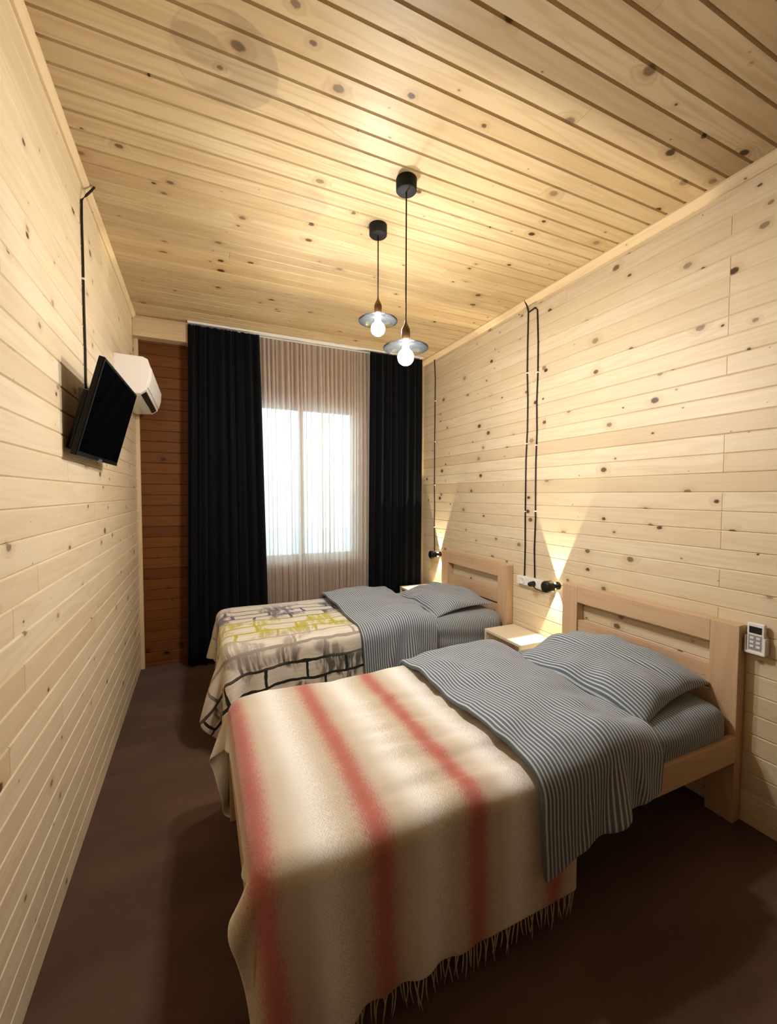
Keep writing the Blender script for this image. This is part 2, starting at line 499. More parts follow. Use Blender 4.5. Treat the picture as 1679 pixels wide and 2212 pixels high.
# ----------------------------------------------------------------------------
# boarded surfaces
# ----------------------------------------------------------------------------
def boarded(name, org, u, v, n, rects, pitch, phase, mats, chamfer=0.0045, depth=0.005, thick=0.08,
            cuts=None, minlen=1.2, maxlen=3.6, seed=1, slab=None):
    """Boards along u, stacked along v, facing n. rects are (u0,u1,v0,v1)."""
    rng = random.Random(seed)
    org, u, v, n = Vector(org), Vector(u), Vector(v), Vector(n)
    V, F, UV, TN = [], [], [], []
    vmax = max(r[3] for r in rects); vmin = min(r[2] for r in rects)
    row = 0
    v0 = vmin - pitch + (phase % pitch)
    while v0 < vmax:
        v1 = v0 + pitch
        lo_u = min(r[0] for r in rects); hi_u = max(r[1] for r in rects)
        cl = []
        if cuts is not None:
            cl = list(cuts(row, rng))
        else:
            p = lo_u + rng.uniform(0.2, maxlen)
            while p < hi_u - 0.25:
                cl.append(p); p += rng.uniform(minlen, maxlen)
        ends = [lo_u] + sorted(cl) + [hi_u]
        for a, b in zip(ends[:-1], ends[1:]):
            du, dv, tone = rng.uniform(0, 60), rng.uniform(0, 60), rng.random()
            for (r0, r1, s0, s1) in rects:
                a2, b2 = max(a, r0), min(b, r1)
                c2, d2 = max(v0, s0), min(v1, s1)
                if b2 - a2 < 0.004 or d2 - c2 < 0.003:
                    continue
                e = 0.0012
                cl_, ch_ = (chamfer if c2 == v0 else 0.0), (chamfer if d2 == v1 else 0.0)
                us = [a2, a2 + e, b2 - e, b2]
                vs = [c2, c2 + cl_ + 1e-5, d2 - ch_ - 1e-5, d2]
                base = len(V)
                for j, vv in enumerate(vs):
                    for i, uu in enumerate(us):
                        dp = 0.0
                        if (j == 0 and cl_) or (j == 3 and ch_):
                            dp = depth
                        elif (i == 0 and a2 == a) or (i == 3 and b2 == b):
                            dp = 0.0022
                        V.append(org + u * uu + v * vv - n * dp)
                for j in range(3):
                    for i in range(3):
                        ids = [base + j * 4 + i, base + j * 4 + i + 1, base + (j + 1) * 4 + i + 1, base + (j + 1) * 4 + i]
                        F.append(ids)
                        UV += [(us[i] + du, vs[j] + dv), (us[i + 1] + du, vs[j] + dv), (us[i + 1] + du, vs[j + 1] + dv), (us[i] + du, vs[j + 1] + dv)]
                        TN.append(tone)
        v0 = v1; row += 1
    # solid wall behind the boards
    for (r0, r1, s0, s1) in (slab or rects):
        base = len(V)
        for w in (depth + 0.001, thick):
            for (uu, vv) in ((r0, s0), (r1, s0), (r1, s1), (r0, s1)):
                V.append(org + u * uu + v * vv - n * w)
        for q in ((0, 1, 2, 3), (7, 6, 5, 4), (0, 4, 5, 1), (1, 5, 6, 2), (2, 6, 7, 3), (3, 7, 4, 0)):
            F.append([base + k for k in q]); UV += [(0.1, 0.1)] * 4; TN.append(1.0)
    me = bpy.data.meshes.new(name)
    me.from_pydata([tuple(p) for p in V], [], F)
    uvl = me.uv_layers.new(name='UVMap')
    uvl.data.foreach_set('uv', [c for q in UV for c in q])
    at = me.attributes.new('tone', 'FLOAT', 'FACE')
    at.data.foreach_set('value', TN)
    o = link(name, me, mats)
    # orient front faces towards the room
    bm = bmesh.new(); bm.from_mesh(me)
    flip = [f for f in bm.faces if abs(f.normal.dot(n)) > 0.3 and f.normal.dot(n) < 0 and (f.calc_center_median() - org).dot(n) > -depth - 0.0005]
    bmesh.ops.reverse_faces(bm, faces=flip)
    bm.to_mesh(me); bm.free()
    return structure(o)

P = 0.0866
# left wall: u along +Y, v up
boarded('wall_left', (XL, 0, 0), (0, 1, 0), (0, 0, 1), (1, 0, 0), [(YF, D, 0, H)], P, 1.9 % P, M['wall_pine'], seed=3, minlen=1.6, maxlen=4.2)
def right_cuts(row, rng):
    c = []
    if rng.random() < 0.78:
        c.append(1.108)
    if rng.random() < 0.45:
        c.append(rng.uniform(2.0, 3.3))
    return c
boarded('wall_right', (XR, 0, 0), (0, 1, 0), (0, 0, 1), (-1, 0, 0), [(YF, D, 0, H)], P, 1.092 % P, M['wall_pine'], seed=14, cuts=right_cuts)
def ceil_cuts(row, rng):
    c = []
    y = YF + 0.02 + row * P
    if rng.random() < 0.22:
        c.append(rng.uniform(0.0, 1.9))
    return c
boarded('ceiling', (0, 0, H), (1, 0, 0), (0, 1, 0), (0, 0, -1), [(XL, XR, YF, D)], 0.0876, (1.022 - (YF - 0.0876)) % 0.0876, M['ceiling_pine'], seed=23, cuts=ceil_cuts, chamfer=0.006, depth=0.009)
# back wall with the window opening
WX0, WX1, WZ0, WZ1 = 0.33, 1.44, 0.80, 2.265
boarded('wall_back', (0, D, 0), (1, 0, 0), (0, 0, 1), (0, -1, 0),
        [(XL, WX0, 0, H), (WX1, XR, 0, H), (WX0, WX1, 0, WZ0), (WX0, WX1, WZ1, H)], P, 0.03, M['stained_pine'], seed=31, thick=0.16)
boarded('wall_front', (0, YF, 0), (1, 0, 0), (0, 0, 1), (0, 1, 0), [(XL, XR, 0, H)], P, 0.05, M['stained_pine'], seed=37)  # unseen wall behind the camera, stained dark to cut bounced light

mb = MB().box((XL, YF, -0.08), (XR, D, 0.0))
structure(mb.build('floor', M['carpet']))

# trims: small mouldings in the ceiling corners, corner boards on the back wall
q = 0.028
structure(MB().prism([(XL, H), (XL + q, H), (XL + q, H - 0.008), (XL + 0.010, H - q), (XL, H - q)], YF, D, 1).build('trim_1', M['trim_pine']))
structure(MB().prism([(XR, H), (XR - q - 0.01, H), (XR - q - 0.01, H - 0.010), (XR - 0.012, H - q - 0.012), (XR, H - q - 0.012)], YF, D, 1).build('trim_2', M['trim_pine']))
structure(MB().box((XL, D - 0.03, 0), (XL + 0.028, D, 2.645), 0.002).build('trim_3', M['trim_pine']))
structure(MB().box((2.052, D - 0.022, 0), (XR, D, H), 0.002).build('trim_4', M['trim_pine']))
structure(MB().box((XL, 3.80, 2.645), (-0.085, D, 2.785), 0.003).box((-0.085, 3.795, 2.64), (-0.068, D, 2.79), 0.002).build('trim_5', M['trim_pine']))
structure(MB().box((XL, D - 0.10, 2.785), (-0.07, D, H), 0.002).build('trim_6', M['trim_pine']))

# ----------------------------------------------------------------------------
# window and outside
# ----------------------------------------------------------------------------
win = MB()
fw, y0, y1 = 0.035, D + 0.06, D + 0.12
win.box((WX0, y0, WZ0), (WX0 + fw, y1, WZ1), 0.004).box((WX1 - fw, y0, WZ0), (WX1, y1, WZ1), 0.004)
win.box((WX0, y0, WZ0), (WX1, y1, WZ0 + fw), 0.004).box((WX0, y0, WZ1 - fw), (WX1, y1, WZ1), 0.004)
w = structure(win.build('window_1', M['pvc']))
xm = 0.875
for x0, x1 in ((WX0 + fw, xm), (xm, WX1 - fw)):
    s = MB()
    b = 0.022
    s.box((x0, y0 - 0.01, WZ0 + fw), (x0 + b, y1 - 0.01, WZ1 - fw), 0.003).box((x1 - b, y0 - 0.01, WZ0 + fw), (x1, y1 - 0.01, WZ1 - fw), 0.003)
    s.box((x0, y0 - 0.01, WZ0 + fw), (x1, y1 - 0.01, WZ0 + fw + b), 0.003).box((x0, y0 - 0.01, WZ1 - fw - b), (x1, y1 - 0.01, WZ1 - fw), 0.003)
    sash = s.build('sash', M['pvc'], w)
    MB().box((x0 + b - 0.005, y0 + 0.012, WZ0 + fw + b - 0.005), (x1 - b + 0.005, y0 + 0.018, WZ1 - fw - b + 0.005)).build('pane', M['pane'], sash)
MB().box((WX0 - 0.02, D - 0.03, WZ0 - 0.02), (WX1 + 0.02, y0, WZ0 + 0.004), 0.003).build('window_sill', M['pvc'], w)
g = MB().box((-9, D + 0.3, -0.25), (11, D + 16, -0.2))
structure(g.build('outdoor_ground', M['outdoor']))

# ----------------------------------------------------------------------------
# curtains
# ----------------------------------------------------------------------------
def drape(name, x0t, x1t, x0b, x1b, yc, zt, zb, n_pleats, amp, mat, seed, nx=260, nz=46, thick=0.0, jag=0.0):
    rng = np.random.RandomState(seed)
    s = np.linspace(0, 1, nx)
    # irregular pleats
    steps = rng.uniform(0.6, 1.4, n_pleats); steps = np.cumsum(np.insert(steps, 0, 0)); steps /= steps[-1]
    phase = np.interp(s, steps, np.arange(n_pleats + 1)) * 2 * PI
    am = np.interp(s, np.linspace(0, 1, n_pleats), rng.uniform(0.55, 1.15, n_pleats))
    dr = np.interp(s, np.linspace(0, 1, 9), rng.uniform(-1, 1, 9))
    ph2 = np.interp(s, np.linspace(0, 1, 12), rng.uniform(0, 6, 12))
    V = []
    for k in range(nz):
        tz = k / (nz - 1)
        z = zt + (zb - zt) * tz
        x = (x0t + (x1t - x0t) * s) * (1 - tz) + (x0b + (x1b - x0b) * s) * tz
        a = amp * am * (0.55 + 0.45 * min(1, tz * 5))
        y = yc + a * np.sin(phase + 0.35 * dr * tz * 3) + 0.25 * amp * np.sin(2 * phase + ph2 + 2 * tz)
        x = x + 0.35 * a * np.cos(phase + ph2 * 0.2) * 0.8
        zz = z + np.zeros(nx)
        if jag and k < 3:
            zz = z + jag * np.sin(phase * 1.0) * (1 - k / 3) - jag
        V.append(np.stack([x, y, zz], 1))
    V = np.concatenate(V)
    F = [(k * nx + i, k * nx + i + 1, (k + 1) * nx + i + 1, (k + 1) * nx + i) for k in range(nz - 1) for i in range(nx - 1)]
    me = bpy.data.meshes.new(name)
    me.from_pydata([tuple(p) for p in V], [], F)
    uvl = me.uv_layers.new(name='UVMap')
    co = [((f % nx) / nx * 2.2, (f // nx) / nz * 2.6) for q_ in F for f in q_]
    uvl.data.foreach_set('uv', [c for p in co for c in p])
    o = link(name, me, mat, None, True)
    if thick:
        md = o.modifiers.new('thickness', 'SOLIDIFY'); md.thickness = thick; md.offset = 0
    return o
CY = 3.80
tag(drape('blackout_curtain', -0.07, 0.478, -0.115, 0.535, CY - 0.035, 2.782, 0.012, 8, 0.028, M['velvet'], 5, thick=0.004, jag=0.006),
    'wide black blackout curtain hanging left of the sheer, beside the brown boards', 'curtain', 'black curtains either side of the window')
tag(drape('blackout_curtain', 1.497, 2.055, 1.485, 2.052, CY - 0.035, 2.782, 0.012, 8, 0.026, M['velvet'], 9, thick=0.004, jag=0.004),
    'narrower black blackout curtain hanging right of the sheer, behind the far bed', 'curtain', 'black curtains either side of the window')
tag(drape('sheer_curtain', 0.462, 1.515, 0.49, 1.505, CY + 0.014, 2.775, 0.012, 27, 0.024, M['sheer'], 12, nx=620, nz=40),
    'gathered beige sheer curtain glowing in front of the window', 'curtain')
tag(MB().box((-0.07, 3.735, H - 0.016), (2.06, 3.752, H - 0.001), 0.002).box((-0.07, 3.752, H - 0.006), (2.06, 3.83, H - 0.001)).box((-0.07, 3.83, H - 0.016), (2.06, 3.846, H - 0.001), 0.002)
    .build('curtain_rail', M['white_plastic']), 'thin white curtain rail running along the ceiling above the curtains', 'curtain rail')

# ----------------------------------------------------------------------------
# cloth draping (position based relaxation over the bed)
# ----------------------------------------------------------------------------
def vnoise(p, freq, seed):
    """smooth 2-D value noise"""
    r = np.random.RandomState(seed).rand(64, 64)
    q = p * freq
    i = np.floor(q).astype(int); f = q - i
    f = f * f * (3 - 2 * f)
    a = r[i[..., 0] % 64, i[..., 1] % 64]; b = r[(i[..., 0] + 1) % 64, i[..., 1] % 64]
    c = r[i[..., 0] % 64, (i[..., 1] + 1) % 64]; d = r[(i[..., 0] + 1) % 64, (i[..., 1] + 1) % 64]
    return (a * (1 - f[..., 0]) + b * f[..., 0]) * (1 - f[..., 1]) + (c * (1 - f[..., 0]) + d * f[..., 0]) * f[..., 1] - 0.5

def settle(P0, centre, half, rad, bump=None, steps=260, iters=14, grav=9.8, fric=0.35, bend=0.12, noise=0.004, seed=1, floor=0.006, boxes=()):
    ny, nx, _ = P0.shape
    rng = np.random.RandomState(seed)
    Q = P0.copy()
    pos = P0.copy(); pos[..., 2] += rng.randn(ny, nx) * noise
    vel = np.zeros_like(pos)
    dt = 1.0 / 90
    def pairs(dy, dx):
        out = []
        a = np.s_[0:ny - dy, max(0, -dx):nx - max(0, dx)]
        b = np.s_[dy:ny, max(0, dx):nx - max(0, -dx)]
        L = np.linalg.norm(Q[a] - Q[b], axis=-1)
        par = (np.arange(ny - dy)[:, None] // max(dy, 1)) % 2 if dy else None
        if dy:
            m = np.broadcast_to(par, L.shape)
        else:
            m = np.broadcast_to((np.arange(nx - dx)[None, :] // dx) % 2, L.shape)
        for k in (0, 1):
            out.append((a, b, L, (m == k)[..., None].astype(float)))
        return out
    strong = pairs(0, 1) + pairs(1, 0)
    shear = pairs(1, 1) + pairs(1, -1)
    soft = pairs(0, 2) + pairs(2, 0) + pairs(0, 4) + pairs(4, 0)
    def solve(pos, lst, k):
        for a, b, L, m in lst:
            d = pos[b] - pos[a]
            l = np.linalg.norm(d, axis=-1)
            c = (d * ((l - L) / (l + 1e-9) * 0.5 * k)[..., None]) * m
            pos[a] += c; pos[b] -= c
    cen, hf = np.array(centre), np.array(half)
    allb = [(cen, hf, rad, bump)] + list(boxes)
    def collide(pos, prev):
        for (c_, h_, r_, bp) in allb:
            rel = pos - c_
            if bp is not None:
                rel = rel.copy(); rel[..., 2] -= bp(pos)
            qd = np.abs(rel) - (h_ - r_)
            outside = np.maximum(qd, 0)
            lo = np.linalg.norm(outside, axis=-1)
            ins = np.minimum(np.max(qd, axis=-1), 0)
            sd = lo + ins - r_
            hit = sd < 0
            if not hit.any():
                continue
            nrm = np.where((lo > 1e-9)[..., None], outside / (lo[..., None] + 1e-12) * np.sign(rel), 0)
            amax = np.argmax(qd, axis=-1)
            flat = np.zeros_like(pos)
            np.put_along_axis(flat, amax[..., None], np.take_along_axis(np.sign(rel), amax[..., None], -1), -1)
            nrm = np.where((lo > 1e-9)[..., None], nrm, flat)
            push = (-sd)[..., None] * nrm
            newp = pos + push
            mv = newp - prev
            tan = mv - (mv * nrm).sum(-1, keepdims=True) * nrm
            newp = newp - tan * fric
            pos[hit] = newp[hit]
        low = pos[..., 2] < floor
        pos[low, 2] = floor
    for s in range(steps):
        damp = 0.985 if s < steps * 0.7 else 0.93
        vel *= damp
        vel[..., 2] -= grav * dt
        prev = pos.copy()
        pos = pos + vel * dt
        for it in range(iters):
            solve(pos, strong, 1.0)
            if it % 2 == 0:
                solve(pos, shear, 0.45)
            if it % 3 == 0:
                solve(pos, soft, bend)
            collide(pos, prev)
        vel = (pos - prev) / dt
        sp = np.linalg.norm(vel, axis=-1, keepdims=True)
        vel *= np.minimum(1.0, 2.5 / (sp + 1e-9))
    return pos

def cloth_object(name, pos, rest, mat, thick, offset=1.0, sub=1, parent=None):
    ny, nx, _ = pos.shape
    F = [(j * nx + i, j * nx + i + 1, (j + 1) * nx + i + 1, (j + 1) * nx + i) for j in range(ny - 1) for i in range(nx - 1)]
    me = bpy.data.meshes.new(name)
    me.from_pydata([tuple(p) for p in pos.reshape(-1, 3)], [], F)
    uvl = me.uv_layers.new(name='UVMap')
    r = rest.reshape(-1, 3)[:, :2]
    idx = np.array(F).reshape(-1)
    uvl.data.foreach_set('uv', r[idx].astype(np.float32).reshape(-1))
    o = link(name, me, mat, parent, True)
    md = o.modifiers.new('thickness', 'SOLIDIFY'); md.thickness = thick; md.offset = offset
    if sub:
        sb = o.modifiers.new('smooth', 'SUBSURF'); sb.levels = sub; sb.render_levels = sub
    return o

def flat_sheet(x0, x1, yn0, yn1, yf0, yf1, z, dx, xfar=None):
    """Rest sheet; near edge runs yn0..yn1 from x0 to x1, far edge yf0..yf1."""
    nx = int(round((x1 - x0) / dx)) + 1
    ny = int(round((max(yf0, yf1) - min(yn0, yn1)) / dx)) + 1
    s = np.linspace(0, 1, nx)[None, :]; t = np.linspace(0, 1, ny)[:, None]
    yn = yn0 + (yn1 - yn0) * s; yf = yf0 + (yf1 - yf0) * s
    xa = x0 + ((x0 if xfar is None else xfar) - x0) * t
    X = xa + (x1 - xa) * s
    Y = yn * (1 - t) + yf * t
    return np.stack([X, Y, np.full_like(X, z)], -1)

# ----------------------------------------------------------------------------
# beds
# ----------------------------------------------------------------------------
def make_bed(y0, y1, dz, label, low=0.0):
    """Headboard against the right wall; the bed runs along X towards the left wall."""
    hx0, hx1 = 2.088, 2.142
    zt = 0.868 + dz
    root = empty('single_bed', (1.1, (y0 + y1) / 2, 0), label, 'bed', 'pine single beds')
    inv = Vector(root.location)
    def part(name, mb_):
        for i in range(len(mb_.v)):
            mb_.v[i] = mb_.v[i] - inv
        return mb_.build(name, M['bed_pine'], root)
    pw = 0.112
    part('headboard_post', MB().box((hx0, y0, 0), (hx1, y0 + pw, zt), 0.003))
    part('headboard_post', MB().box((hx0, y1 - pw, 0), (hx1, y1, zt), 0.003))
    part('headboard_rail', MB().box((hx0, y0 + pw, zt - 0.098), (hx1, y1 - pw, zt), 0.003))
    part('headboard_slat', MB().box((hx0 + 0.012, y0 + pw, 0.560 + dz), (hx1 - 0.01, y1 - pw, 0.662 + dz), 0.003))
    part('headboard_slat', MB().box((hx0 + 0.012, y0 + pw, 0.395 + dz), (hx1 - 0.01, y1 - pw, 0.546 + dz), 0.003))
    part('side_rail', MB().box((0.12, y0 - 0.004, 0.275 + dz - low), (hx0, y0 + 0.026, 0.385 + dz - low), 0.003))
    part('side_rail', MB().box((0.12, y1 - 0.026, 0.275 + dz - low), (hx0, y1 + 0.004, 0.385 + dz - low), 0.003))
    part('foot_rail', MB().box((0.10, y0 + 0.06, 0.275 + dz - low), (0.13, y1 - 0.06, 0.385 + dz - low), 0.003))
    for ya in (y0, y1 - 0.06):
        part('foot_leg', MB().box((0.10, ya, 0), (0.16, ya + 0.06, 0.385 + dz - low), 0.003))
    part('bed_base', MB().box((0.13, y0 + 0.026, 0.30 + dz - low), (hx0, y1 - 0.026, 0.325 + dz - low)))
    return root

def make_mattress(y0, y1, dz, label, seed, low=0.0):
    x0, x1, z0, z1 = 0.135, 2.083, 0.326 + dz - low, 0.52 + dz
    c = np.array([(x0 + x1) / 2, (y0 + y1) / 2, (z0 + z1) / 2]); h = np.array([(x1 - x0) / 2, (y1 - y0) / 2, (z1 - z0) / 2])
    bm = bmesh.new()
    bmesh.ops.create_cube(bm, size=2.0)
    bmesh.ops.subdivide_edges(bm, edges=bm.edges[:], cuts=40, use_grid_fill=True)
    r = 0.08
    for v in bm.verts:
        p = np.array(v.co) * h
        core = np.clip(p, -(h - r), h - r)
        d = p - core; L = np.linalg.norm(d)
        if L > 1e-9:
            p = core + d / L * r if np.count_nonzero(np.abs(d) > 1e-9) > 1 else p
        w = c + p
        # gathered, slightly wavy sheet on the sides
        if abs(p[2]) < h[2] * 0.9:
            wv = 0.0035 * math.sin(w[0] * 95 + seed) * math.sin(w[0] * 31 + 1.3 * seed)
            wv += 0.003 * math.sin(w[0] * 140 + w[2] * 60)
            w[1] += wv * np.sign(p[1]) * (1 if abs(d[1]) > 0.01 else 0)
        else:
            w[2] += 0.004 * math.sin(w[0] * 9 + seed) * math.sin(w[1] * 11)
        v.co = Vector(w - c)
    me = bpy.data.meshes.new('mattress')
    bm.to_mesh(me); bm.free()
    o = link('mattress', me, M['stripe_obj'], None, True)
    o.location = c
    return tag(o, label, 'mattress', 'mattresses in striped fitted sheets')

def make_pillow(loc, size, rot, label, seed, lean=0.0):
    lx, ly, lz = size
    n = 56
    V, F, UV = [], [], []
    rng = random.Random(seed)
    a1, a2, a3 = rng.uniform(0, 6), rng.uniform(0, 6), rng.uniform(0, 6)
    def surf(u, v, top):
        # u along X, v along Y, in -1..1 ; pinched corners
        e = (1 - abs(u) ** 2.4) * (1 - abs(v) ** 2.4)
        th = max(e, 0) ** 0.42
        k = 1 - 0.075 * (1 - abs(u) ** 2) * (abs(v) ** 3)
        kk = 1 - 0.075 * (1 - abs(v) ** 2) * (abs(u) ** 3)
        x, y = u * lx / 2 * kk, v * ly / 2 * k
        z = lz * th * (0.66 if top else -0.22)
        if top:
            edge = max(abs(u), abs(v)) ** 2
            ang = math.atan2(v, u)
            z += 0.014 * th * (math.sin(ang * 9 + a1) * edge + 0.8 * math.sin(4 * u + 3 * v + a2) + 0.7 * math.sin(ang * 5 + a3) * edge)
            # soft creases running in from the near corner
            d = (u * 0.5 - v * 0.85)
            z -= 0.014 * math.exp(-((u + 0.35 * v + 0.05) / 0.07) ** 2) * max(0, -v) * th
            z -= 0.010 * math.exp(-((u + 0.10 * v - 0.28) / 0.06) ** 2) * max(0, -v - 0.1) * th
        z -= 0.022 * (u * v) ** 2
        return (x, y, z)
    for side in (True, False):
        base = len(V)
        for j in range(n + 1):
            for i in range(n + 1):
                # denser near the edges
                u = math.sin((i / n - 0.5) * PI); v = math.sin((j / n - 0.5) * PI)
                V.append(surf(u, v, side))
                UV.append((u * lx / 2 + loc[0], v * ly / 2 + loc[1]))
        for j in range(n):
            for i in range(n):
                q_ = [base + j * (n + 1) + i, base + j * (n + 1) + i + 1, base + (j + 1) * (n + 1) + i + 1, base + (j + 1) * (n + 1) + i]
                F.append(q_ if side else q_[::-1])
    me = bpy.data.meshes.new('pillow')
    me.from_pydata(V, [], F)
    uvl = me.uv_layers.new(name='UVMap')
    k = 0
    for f in F:
        for vi in f:
            uvl.data[k].uv = UV[vi]; k += 1
    bm = bmesh.new(); bm.from_mesh(me)
    bmesh.ops.remove_doubles(bm, verts=bm.verts, dist=1e-5)
    bm.to_mesh(me); bm.free()
    o = link('pillow', me, M['stripe'], None, True)
    o.location = loc
    o.rotation_euler = rot
    return tag(o, label, 'pillow', 'striped pillows')

def fringe(pos, parent, rows, seed, spacing=0.0125, length=0.078):
    """Knotted yarn ends hanging from the two woven ends of the blanket."""
    rng = random.Random(seed)
    mb_ = MB()
    for row in rows:
        e = [Vector(p) for p in pos[row]]
        inner = [Vector(p) for p in pos[row + 4 if row >= 0 and row < 10 else row - 4]]
        acc = 0.0; nxt = 0.0
        for i in range(len(e) - 1):
            seg = (e[i + 1] - e[i]).length
            while nxt <= acc + seg:
                t = (nxt - acc) / max(seg, 1e-6)
                p = e[i].lerp(e[i + 1], t)
                din = (p - inner[i].lerp(inner[i + 1], t)).normalized()
                L = length * rng.uniform(0.75, 1.25)
                side = (e[i + 1] - e[i]).normalized()
                d = (din * 0.55 + Vector((0, 0, -0.75)) + side * rng.uniform(-0.35, 0.35)).normalized()
                d2 = (Vector((0, 0, -1)) + side * rng.uniform(-0.35, 0.35) + din * rng.uniform(-0.1, 0.2)).normalized()
                p0 = p - din * 0.006
                p1 = p0 + d * L * 0.4
                p2 = p1 + (d * 0.35 + d2 * 0.65).normalized() * L * 0.35
                p3 = p2 + d2 * L * 0.3
                for q_ in (p1, p2, p3):
                    q_.z = max(q_.z, 0.004)
                mb_.tube([p0, p1, p2, p3], [0.0023, 0.0021, 0.0018, 0.0010], 5)
                nxt += spacing * rng.uniform(0.7, 1.3)
            acc += seg
    return mb_.build('fringe', M['fringe'], parent)

# --- near bed
B1 = (0.995, 1.95, 0.0)
bed1 = make_bed(*B1, 'pine single bed nearest the camera with a striped red and cream blanket on it')
make_mattress(1.005, 1.94, 0.0, 'mattress in a grey striped sheet on the near bed', 1)
ctr = (1.10, (0.985 + 1.95) / 2, 0.30); hlf = (1.0, (1.95 - 0.985) / 2 + 0.006, 0.232)
def bump1(p):
    q2 = p[..., :2]
    return 0.020 * vnoise(q2, 3.2, 3) + 0.010 * vnoise(q2, 9.0, 5) + 0.004 * vnoise(q2 * np.array([1.0, 1.0]), 30.0, 6)
rest = flat_sheet(0.055, 1.14, 0.60, 0.615, 2.36, 2.36, 0.56, 0.0165, -0.06)
pos1 = settle(rest, ctr, hlf, 0.055, bump1, steps=230, seed=4, bend=0.05)
def wrinkle(pos, rest, sx, sy, amp, seed, zmin):
    n = vnoise(rest[..., :2] * np.array([sx, sy]), 1.0, seed) + 0.5 * vnoise(rest[..., :2] * np.array([sx * 2.1, sy * 2.1]) + 3.7, 1.0, seed + 1)
    w = np.clip((pos[..., 2] - zmin) / 0.05, 0, 1)
    gate = np.clip(vnoise(rest[..., :2], 2.6, seed + 2) * 3 + 0.5, 0, 1)
    pos[..., 2] += amp * n * w * gate
wrinkle(pos1, rest, 5.0, 27.0, 0.019, 41, 0.44)
bl1 = tag(cloth_object('blanket', pos1, rest, M['wool'], 0.006), 'cream wool blanket with red stripes draped over the foot of the near bed', 'blanket', 'blankets on the beds')
for row_, sd_ in ((0, 3), (-1, 5)):
    fringe(pos1, bl1, [row_], sd_)

rest = flat_sheet(0.945, 1.53, 0.665, 0.80, 2.02, 2.00, 0.64, 0.0165)
def bump1d(p):
    q2 = p[..., :2]
    mid = np.exp(-((p[..., 0] - 1.27) / 0.25) ** 2)
    return 0.034 * mid + 0.040 * vnoise(q2, 4.0, 13) + 0.016 * vnoise(q2, 11.0, 15)
posd = settle(rest, ctr, (hlf[0], hlf[1] + 0.014, hlf[2] + 0.018), 0.07, bump1d, steps=200, seed=8, bend=0.14)
wrinkle(posd, rest, 9.0, 17.0, 0.016, 51, 0.48)
tag(cloth_object('duvet', posd, rest, M['stripe'], 0.026), 'grey and white striped duvet folded across the near bed, hanging over its side', 'duvet', 'folded striped duvets')
make_pillow((1.775, 1.405, 0.580), (0.55, 0.68, 0.155), (math.radians(3), math.radians(-7.5), math.radians(6)),
            'grey striped pillow against the headboard of the near bed', 2)

# --- far bed
DZ = 0.028
B2 = (2.475, 3.41, DZ)
bed2 = make_bed(*B2, 'pine single bed next to the window with a brushstroke printed throw on it', 0.07)
make_mattress(2.485, 3.40, DZ, 'mattress in a grey striped sheet on the far bed by the window', 4, 0.07)
ctr = (1.10, (2.465 + 3.41) / 2, 0.30 + DZ); hlf = (1.0, (3.41 - 2.465) / 2 + 0.006, 0.232)
def bump2(p):
    q2 = p[..., :2] + 5.0
    return 0.022 * vnoise(q2, 3.2, 23) + 0.012 * vnoise(q2, 9.0, 25)
rest = flat_sheet(-0.17, 1.10, 2.10, 2.10, 3.58, 3.58, 0.60, 0.019)
pos2 = settle(rest, ctr, hlf, 0.055, bump2, steps=210, seed=14)
tag(cloth_object('blanket', pos2, rest, M['painted'], 0.006), 'cream throw with lime, purple and black brushstroke bricks on the far bed', 'blanket', 'blankets on the beds')
rest = flat_sheet(0.91, 1.46, 2.10, 2.20, 3.46, 3.44, 0.68, 0.019)
def bump2d(p):
    q2 = p[..., :2] + 9.0
    mid = np.exp(-((p[..., 0] - 1.22) / 0.22) ** 2)
    return 0.026 * mid + 0.040 * vnoise(q2, 4.0, 33) + 0.012 * vnoise(q2, 11.0, 35)
posd2 = settle(rest, ctr, (hlf[0], hlf[1] + 0.014, hlf[2] + 0.018), 0.07, bump2d, steps=180, seed=18, bend=0.14)
wrinkle(posd2, rest, 9.0, 17.0, 0.018, 61, 0.48)
tag(cloth_object('duvet', posd2, rest, M['stripe'], 0.024), 'grey and white striped duvet folded across the far bed by the window', 'duvet', 'folded striped duvets')
make_pillow((1.755, 2.89, 0.592), (0.53, 0.64, 0.112), (math.radians(1), math.radians(-4), math.radians(5)),
            'grey striped pillow against the headboard of the far bed', 6)

# ----------------------------------------------------------------------------
# nightstands
# ----------------------------------------------------------------------------
def nightstand(x0, x1, y0, y1, zt, label):
    root = empty('nightstand', ((x0 + x1) / 2, (y0 + y1) / 2, 0), label, 'nightstand', 'open pale wooden nightstands')
    inv = Vector(root.location); t = 0.018
    def part(name, mb_):
        for i in range(len(mb_.v)):
            mb_.v[i] = mb_.v[i] - inv
        mb_.build(name, M['nightstand'], root)
    part('top', MB().box((x0, y0, zt - t), (x1, y1, zt), 0.0015, grain=1))
    part('side_panel', MB().box((x0, y0, 0), (x1, y0 + t, zt - t), 0.0015, grain=2))
    part('side_panel', MB().box((x0, y1 - t, 0), (x1, y1, zt - t), 0.0015, grain=2))
    part('back_panel', MB().box((x1 - 0.008, y0 + t, 0.06), (x1, y1 - t, zt - t), 0, grain=1))
    part('shelf', MB().box((x0 + 0.004, y0 + t, 0.20), (x1 - 0.008, y1 - t, 0.20 + t), 0.001, grain=1))
    part('bottom_panel', MB().box((x0 + 0.004, y0 + t, 0.04), (x1 - 0.008, y1 - t, 0.04 + t), 0.001, grain=1))
    return root
nightstand(1.868, 2.138, 2.075, 2.452, 0.456, 'pale wooden nightstand standing between the two beds')
nightstand(1.79, 2.138, 3.43, 3.70, 0.52, 'pale wooden nightstand in the window corner beyond the far bed')

